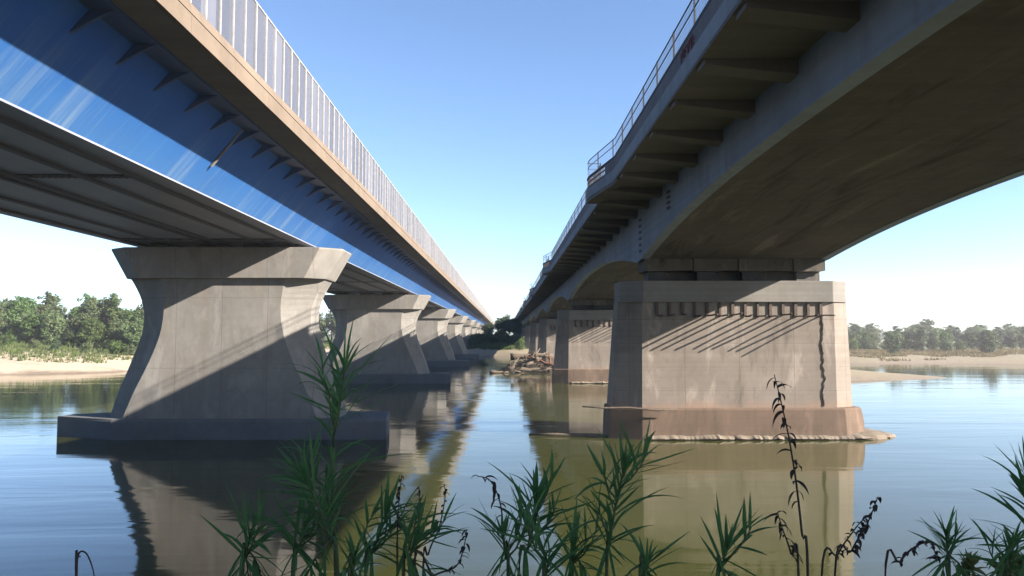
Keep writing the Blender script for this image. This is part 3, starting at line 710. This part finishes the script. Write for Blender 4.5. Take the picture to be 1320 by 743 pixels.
def weed(path, Y, nl, L, label, seed, mat=M_weed, w_=.0064, spread=1.0, start=.45, droop=.75, nb=3):
    start *= .85
    rng = random.Random(seed); pix = [at(px, py, Y) for px, py in path]
    b = pix[0]; base = Vector((b.x+rng.uniform(-.03, .03), Y+rng.uniform(-.05, .1), ground_z(b.x, Y)-.03))
    t = thing('weed_plant', label, 'plant', base, PLG)
    pts = bez([Vector((0, 0, 0))]+[p-base for p in pix], 26)
    mb = MB(); mb.tube(pts, [.0075-.0055*k/26 for k in range(27)], 6)
    vs, fs = [], []; ang = [rng.random()*6]
    def sprig(path, u0, n, Ls):
        m_ = len(path)-1
        for i in range(n):
            u = u0 + (1-u0)*i/max(1, n-1); k = min(m_-1, int(u*m_)); p = path[k].lerp(path[k+1], u*m_-k)
            ax = (path[k+1]-path[k]).normalized(); ang[0] += 2.39996+rng.uniform(-.6, .6)
            out = Vector((math.cos(ang[0]), math.sin(ang[0])*.8, 0)); out = (out - ax*out.dot(ax)).normalized()
            tilt = math.radians(rng.uniform(34, 66)*(1-.62*u**3)*spread)
            ll = Ls*rng.uniform(.55, 1.2)*(.75+.5*math.sin(3.1*u)); 
            leaf(vs, fs, p, ax*math.cos(tilt)+out*math.sin(tilt), ll, w_*rng.uniform(.75, 1.2), droop*rng.uniform(-.2, 1.7), rng)
    sprig(pts, start, nl, L)
    for b in range(nb):
        u = rng.uniform(start*.9, .82); k = int(u*26); p = pts[k]; ax = (pts[k+1]-pts[k]).normalized()
        a = rng.uniform(0, 6.28); d = (ax*.8 + Vector((math.cos(a), math.sin(a)*.6, .15))).normalized(); bl = L*rng.uniform(.5, .9)
        path = [p, p+d*bl*.35, p+(d+ax*.25).normalized()*bl*.7, p+(d+ax*.5).normalized()*bl]
        mb.tube(path, [.0035, .003, .0024, .0014], 5); sprig(path, .35, 7, L*.78)
    mb.build('stem', M_stem, t, smooth=True)
    raw('foliage', vs, fs, mat, t, smooth=True)
    return t
weed([(432, 760), (430, 690), (428, 620), (430, 560), (440, 500), (446, 470)], 2.5, 34, .22, 'tallest green weed, its leafy tip in front of the first flared pier', 1, start=.42, nb=7)
weed([(436, 760), (425, 700), (410, 650), (395, 620)], 2.35, 26, .20, 'green weed leaning left beside the tallest weed', 2, start=.5)
weed([(312, 760), (316, 720), (322, 690)], 2.4, 24, .17, 'leftmost green weed tuft below the flared pier reflection', 3, start=.6)
weed([(376, 760), (384, 710), (398, 668)], 2.6, 26, .19, 'dense green weed between the leftmost tuft and the tallest weed', 4, start=.5)
weed([(470, 765), (482, 710), (500, 660)], 2.55, 32, .17, 'leafy green weed just right of the tallest weed', 5, start=.45)
weed([(520, 765), (528, 720), (545, 690)], 2.3, 22, .15, 'low green weed with leaves pointing right, below the pale pier reflection', 6, start=.5)
weed([(668, 765), (680, 710), (688, 660), (692, 636)], 2.5, 36, .17, 'upright green weed below the gap between the bridges', 7, start=.42)
weed([(655, 765), (652, 720), (648, 690)], 2.4, 20, .16, 'low spreading weed left of the upright centre weed', 8, start=.5)
weed([(782, 765), (786, 700), (796, 640), (806, 600)], 2.45, 44, .17, 'tall green weed with a pointed tip in front of the wall pier reflection', 9, start=.4)
weed([(735, 770), (738, 730), (742, 700)], 2.6, 24, .15, 'low weed between the two tall weeds at the centre', 10, start=.5)
weed([(925, 775), (930, 735), (937, 705)], 2.3, 24, .17, 'short green weed with spiky leaves below the wall pier reflection', 11, start=.55, droop=.3)
weed([(1224, 770), (1222, 720), (1219, 690)], 2.6, 30, .12, 'small spiky weed over the water at the lower right', 12, start=.55, spread=1.05, droop=.5)
weed([(1336, 765), (1330, 690), (1326, 640), (1324, 615)], 2.4, 44, .15, 'tall weed cut by the right edge of the photo', 13, start=.45, spread=1.05, droop=.5)
weed([(1296, 775), (1300, 735), (1306, 705)], 2.5, 26, .14, 'weed below the tall one at the right edge', 14, start=.5)
weed([(825, 775), (830, 745), (838, 722)], 2.2, 16, .14, 'low leafy shoot right of the tall pointed weed', 16, start=.6)
weed([(450, 775), (455, 740), (458, 715)], 2.2, 18, .15, 'short dark weed at the foot of the tallest weed', 17, start=.55)
weed([(700, 775), (704, 745), (708, 715)], 2.25, 18, .15, 'short dark weed at the foot of the upright centre weed', 18, start=.55)
for n, (px, py, lab) in enumerate(((1290, 730, 'pale yellowish weed in the lower right corner'), (1246, 728, 'pale yellowish shoot beside the small spiky weed'), (1318, 722, 'pale yellowish weed touching the right edge'))):
    weed([(px, py+50), (px+2, py+20), (px+4, py)], 2.8, 40, .07, lab, 30+n, mat=M_pale, w_=.012, start=.5, spread=1.15)
# withered stalks with hanging dead leaves
def stalk(path, Y, nl, L, label, seed, w_=.006, r0=.0045, start=.4):
    rng = random.Random(seed); pix = [at(px, py, Y) for px, py in path]; b = pix[0]
    base = Vector((b.x, Y+.05, ground_z(b.x, Y)-.03)); t = thing('withered_stalk', label, 'plant', base, 'withered stalks on the near bank')
    pts = bez([Vector((0, 0, 0))]+[p-base for p in pix], 30)
    mb = MB(); mb.tube(pts, [r0*(1-.75*k/30) for k in range(31)], 6); mb.build('stem', M_dry, t, smooth=True)
    vs, fs = [], []
    for i in range(nl):
        u = start + (.985-start)*i/max(1, nl-1); k = min(29, int(u*30)); p = pts[k]
        a = rng.uniform(0, 6.28); d = Vector((math.cos(a), math.sin(a), rng.uniform(-.2, .9)))
        leaf(vs, fs, p, d, L*rng.uniform(.5, 1.2), w_*rng.uniform(.7, 1.3), rng.uniform(1.2, 3.2), rng)
    raw('foliage', vs, fs, M_dryleaf, t, smooth=True); return t
stalk([(1042, 765), (1034, 690), (1026, 620), (1016, 560), (1006, 515), (998, 483)], 2.2, 30, .055, 'tall withered stalk in front of the nearest wall pier', 41, start=.45)
stalk([(1030, 765), (1020, 715), (1008, 680), (1002, 660)], 2.25, 16, .05, 'withered side stalk left of the tall withered stalk', 42)
stalk([(1075, 770), (1098, 710), (1118, 675), (1132, 640)], 2.3, 30, .03, 'withered plume leaning right of the wall pier reflection', 43, w_=.007)
stalk([(1140, 770), (1160, 725), (1180, 705), (1200, 700), (1208, 725)], 2.3, 30, .03, 'arching withered plume left of the small spiky weed', 44, w_=.007)
stalk([(1058, 770), (1080, 715), (1100, 685), (1114, 668)], 2.4, 16, .035, 'thin withered stalk between the tall stalk and the leaning plume', 45)
stalk([(512, 765), (512, 700), (514, 650), (518, 612)], 2.5, 18, .022, 'dark seed spike right of the tallest weed', 46, start=.6)
stalk([(535, 765), (536, 700), (541, 655), (540, 628)], 2.5, 14, .022, 'shorter dark seed spike next to the first spike', 47, start=.6)
stalk([(545, 765), (552, 715), (566, 680), (574, 640), (572, 625)], 2.5, 14, .02, 'curved dark seed stalk nearest the bright sky reflection', 48, start=.6)
stalk([(530, 765), (560, 742), (588, 730), (598, 705), (602, 682)], 2.3, 16, .03, 'withered stalk bending up at the edge of the bright reflection', 49, start=.5)
stalk([(655, 765), (650, 700), (645, 650), (632, 620), (615, 614)], 2.4, 14, .04, 'withered stalk with a bowed tip left of the upright centre weed', 50, start=.55)
stalk([(98, 770), (98, 735), (101, 715), (107, 711), (114, 718), (121, 740), (122, 765)], 2.3, 2, .02, 'bent dark grass blade standing alone at the lower left', 51)

# ------------------------------------------------------------------ air
mb = MB(); mb.box(-760, 840, -60, 640, -3.5, 17.5)
hm = bpy.data.materials.new('haze_air'); hm.use_nodes = True; ht = hm.node_tree; ht.nodes.remove(ht.nodes['Principled BSDF'])
pv = ht.nodes.new('ShaderNodeVolumePrincipled'); pv.inputs['Color'].default_value = (.9, .94, 1, 1); pv.inputs['Density'].default_value = .00042; pv.inputs['Anisotropy'].default_value = .2
ht.links.new(pv.outputs[0], ht.nodes['Material Output'].inputs['Volume'])
o = mb.build('haze', hm); tag(o, 'thin pale morning haze over the river', 'haze', kind='stuff')
